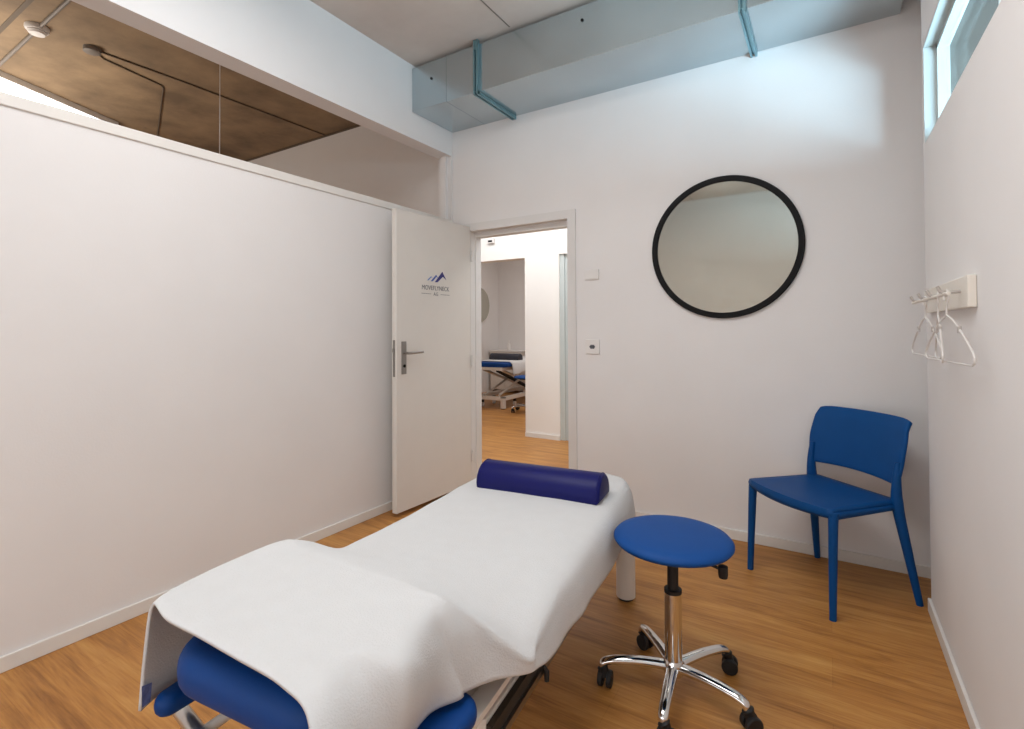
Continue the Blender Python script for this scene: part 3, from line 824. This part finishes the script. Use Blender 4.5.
g = MB().lathe([(0.0, -0.022), (0.36, -0.022), (0.375, -0.015), (0.375, -0.001), (0, -0.001)], 48, (0, 0, 0), 'y').build('mirror_frame', M_PLAST, rm2, True)
MB().lathe([(0.0, -0.0245), (0.34, -0.0245), (0.34, -0.0222), (0, -0.0222)], 48, (0, 0, 0), 'y').build('mirror_glass', M_MIRR, rm2, True)
cbn = thing('side_cabinet', 'low white cabinet behind the table in the far room', 'cabinet', (-5.30, 8.55, 0))
MB().box(-0.42, 0.28, -0.19, 0.19, 0.06, 0.80, bev=0.004).build('carcass', M_TFRAME, cbn)
MB().box(-0.44, 0.30, -0.21, 0.195, 0.801, 0.83, bev=0.004).build('top', M_PLAST, cbn)
for x in (-0.41, -0.065):
    d_ = MB().box(x, x + 0.335, -0.206, -0.191, 0.07, 0.79, bev=0.003).build('door', M_TFRAME, cbn)
    MB().box(x + 0.15, x + 0.19, -0.222, -0.207, 0.68, 0.69).build('handle', M_STEEL, d_)
for x in (-0.38, 0.24):
    for y in (-0.15, 0.15):
        MB().tube([(x, y, 0), (x, y, 0.06)], 0.018, 10).build('leg', M_STEEL, cbn)
bt = thing('spray_bottle', 'small white bottle on the cabinet in the far room', 'bottle', (-5.36, 8.48, 0.831))
MB().lathe([(0, 0), (0.034, 0), (0.036, 0.01), (0.036, 0.11), (0.014, 0.14), (0.012, 0.155), (0, 0.155)], 18).build('body', M_PLAST, bt, True)
MB().lathe([(0, 0.155), (0.014, 0.155), (0.014, 0.185), (0.008, 0.19), (0.008, 0.2), (0, 0.2)], 14).build('cap', M_PLAST, bt, True)
ws = thing('wall_sensor', 'small white box with dark mark on the corridor wall above the far doorway', 'sensor', (-3.47, CY, 2.325))
MB().box(-0.05, 0.05, -0.03, -0.0005, -0.032, 0.032, bev=0.004).build('housing', M_PLAST, ws)
MB().box(-0.03, 0.03, -0.033, -0.029, -0.018, 0.006, bev=0.002).build('dark_lens', M_BLACK, ws)

# ------------------------------------------------------------------ lights
def area(name, loc, rot, sx, sy, e, col):
    l = bpy.data.lights.new(name, 'AREA'); l.shape = 'RECTANGLE'; l.size = sx; l.size_y = sy
    l.energy = e; l.color = col
    o = bpy.data.objects.new(name, l); COL.objects.link(o); o.location = loc; o.rotation_euler = rot
    return o
area('room_lamp', (-1.05, 0.75, 3.1), (0, 0, 0), 1.8, 1.5, 53, (0.99, 0.98, 0.98))
area('window_daylight', (1.35, 0.7, 1.62), (0, math.radians(118), 0), 0.8, 4.6, 290, (0.58, 0.83, 1.0))
area('neighbour_lamp', (-5.2, 0.6, 2.2), (math.radians(180), 0, 0), 1.2, 1.2, 44, (1.0, 0.93, 0.84))
area('neighbour_lamp_down', (-5.0, 0.9, 2.9), (0, 0, 0), 1.0, 1.0, 26, (1.0, 0.93, 0.85))
area('corridor_lamp', (-2.4, 4.2, 2.95), (0, 0, 0), 3.5, 0.9, 58, (0.97, 0.98, 1.0))
area('far_room_lamp', (-3.6, 7.0, 2.95), (0, 0, 0), 1.8, 1.4, 42, (1.0, 0.95, 0.92))
area('soffit_fill', (2.4, 0.8, 1.4), (math.radians(180), 0, 0), 1.0, 4.0, 9, (1.0, 0.95, 0.9))  # unseen upward fill, added only to brighten the soffit past the glass
sl = area('window_daylight_side', (1.75, -1.6, 1.35), (math.radians(102), 0, math.radians(20)), 0.45, 0.28, 17, (0.52, 0.80, 1.0))
sl.data.spread = math.radians(90)
area('rear_fill', (-1.0, -1.55, 0.8), (math.radians(90), 0, 0), 2.6, 1.0, 17, (0.95, 0.97, 1.0))  # soft fill added low behind the camera; the rear wall has no window
W = bpy.data.worlds.new('world'); S.world = W
W.use_nodes = True
nt = W.node_tree
bg = nt.nodes['Background']
sky = nt.nodes.new('ShaderNodeTexSky')
sky.sky_type = 'PREETHAM' if False else 'HOSEK_WILKIE'
sky.turbidity = 4
nt.links.new(sky.outputs['Color'], bg.inputs['Color'])
bg.inputs['Strength'].default_value = 1.0

# ------------------------------------------------------------------ camera
cam = bpy.data.cameras.new('camera')
co = bpy.data.objects.new('camera', cam); COL.objects.link(co)
yaw, pit, rol = -0.557003401, 0.0151441243, -0.00529156913
f = 506.446
cy, sy = math.cos(yaw), math.sin(yaw)
fw = Vector((sy, cy, 0)); rt = Vector((cy, -sy, 0)); up = Vector((0, 0, 1))
f2 = fw * math.cos(pit) + up * math.sin(pit); u2 = up * math.cos(pit) - fw * math.sin(pit)
r3 = rt * math.cos(rol) + u2 * math.sin(rol); u3 = u2 * math.cos(rol) - rt * math.sin(rol)
co.matrix_world = Matrix(((r3.x, u3.x, -f2.x, 0), (r3.y, u3.y, -f2.y, 0), (r3.z, u3.z, -f2.z, 1.25), (0, 0, 0, 1)))
cam.sensor_width = 36; cam.sensor_fit = 'HORIZONTAL'
cam.lens = f / 1024 * 36
cam.shift_y = (321.321 - 364.5) / 1024
cam.clip_start = 0.05
S.camera = co
S.cycles.use_denoising = True
S.view_settings.view_transform = 'Standard'
S.view_settings.look = 'None'
S.view_settings.exposure = -0.1
S.cycles.max_bounces = 12
S.cycles.diffuse_bounces = 6
S.cycles.sample_clamp_indirect = 8
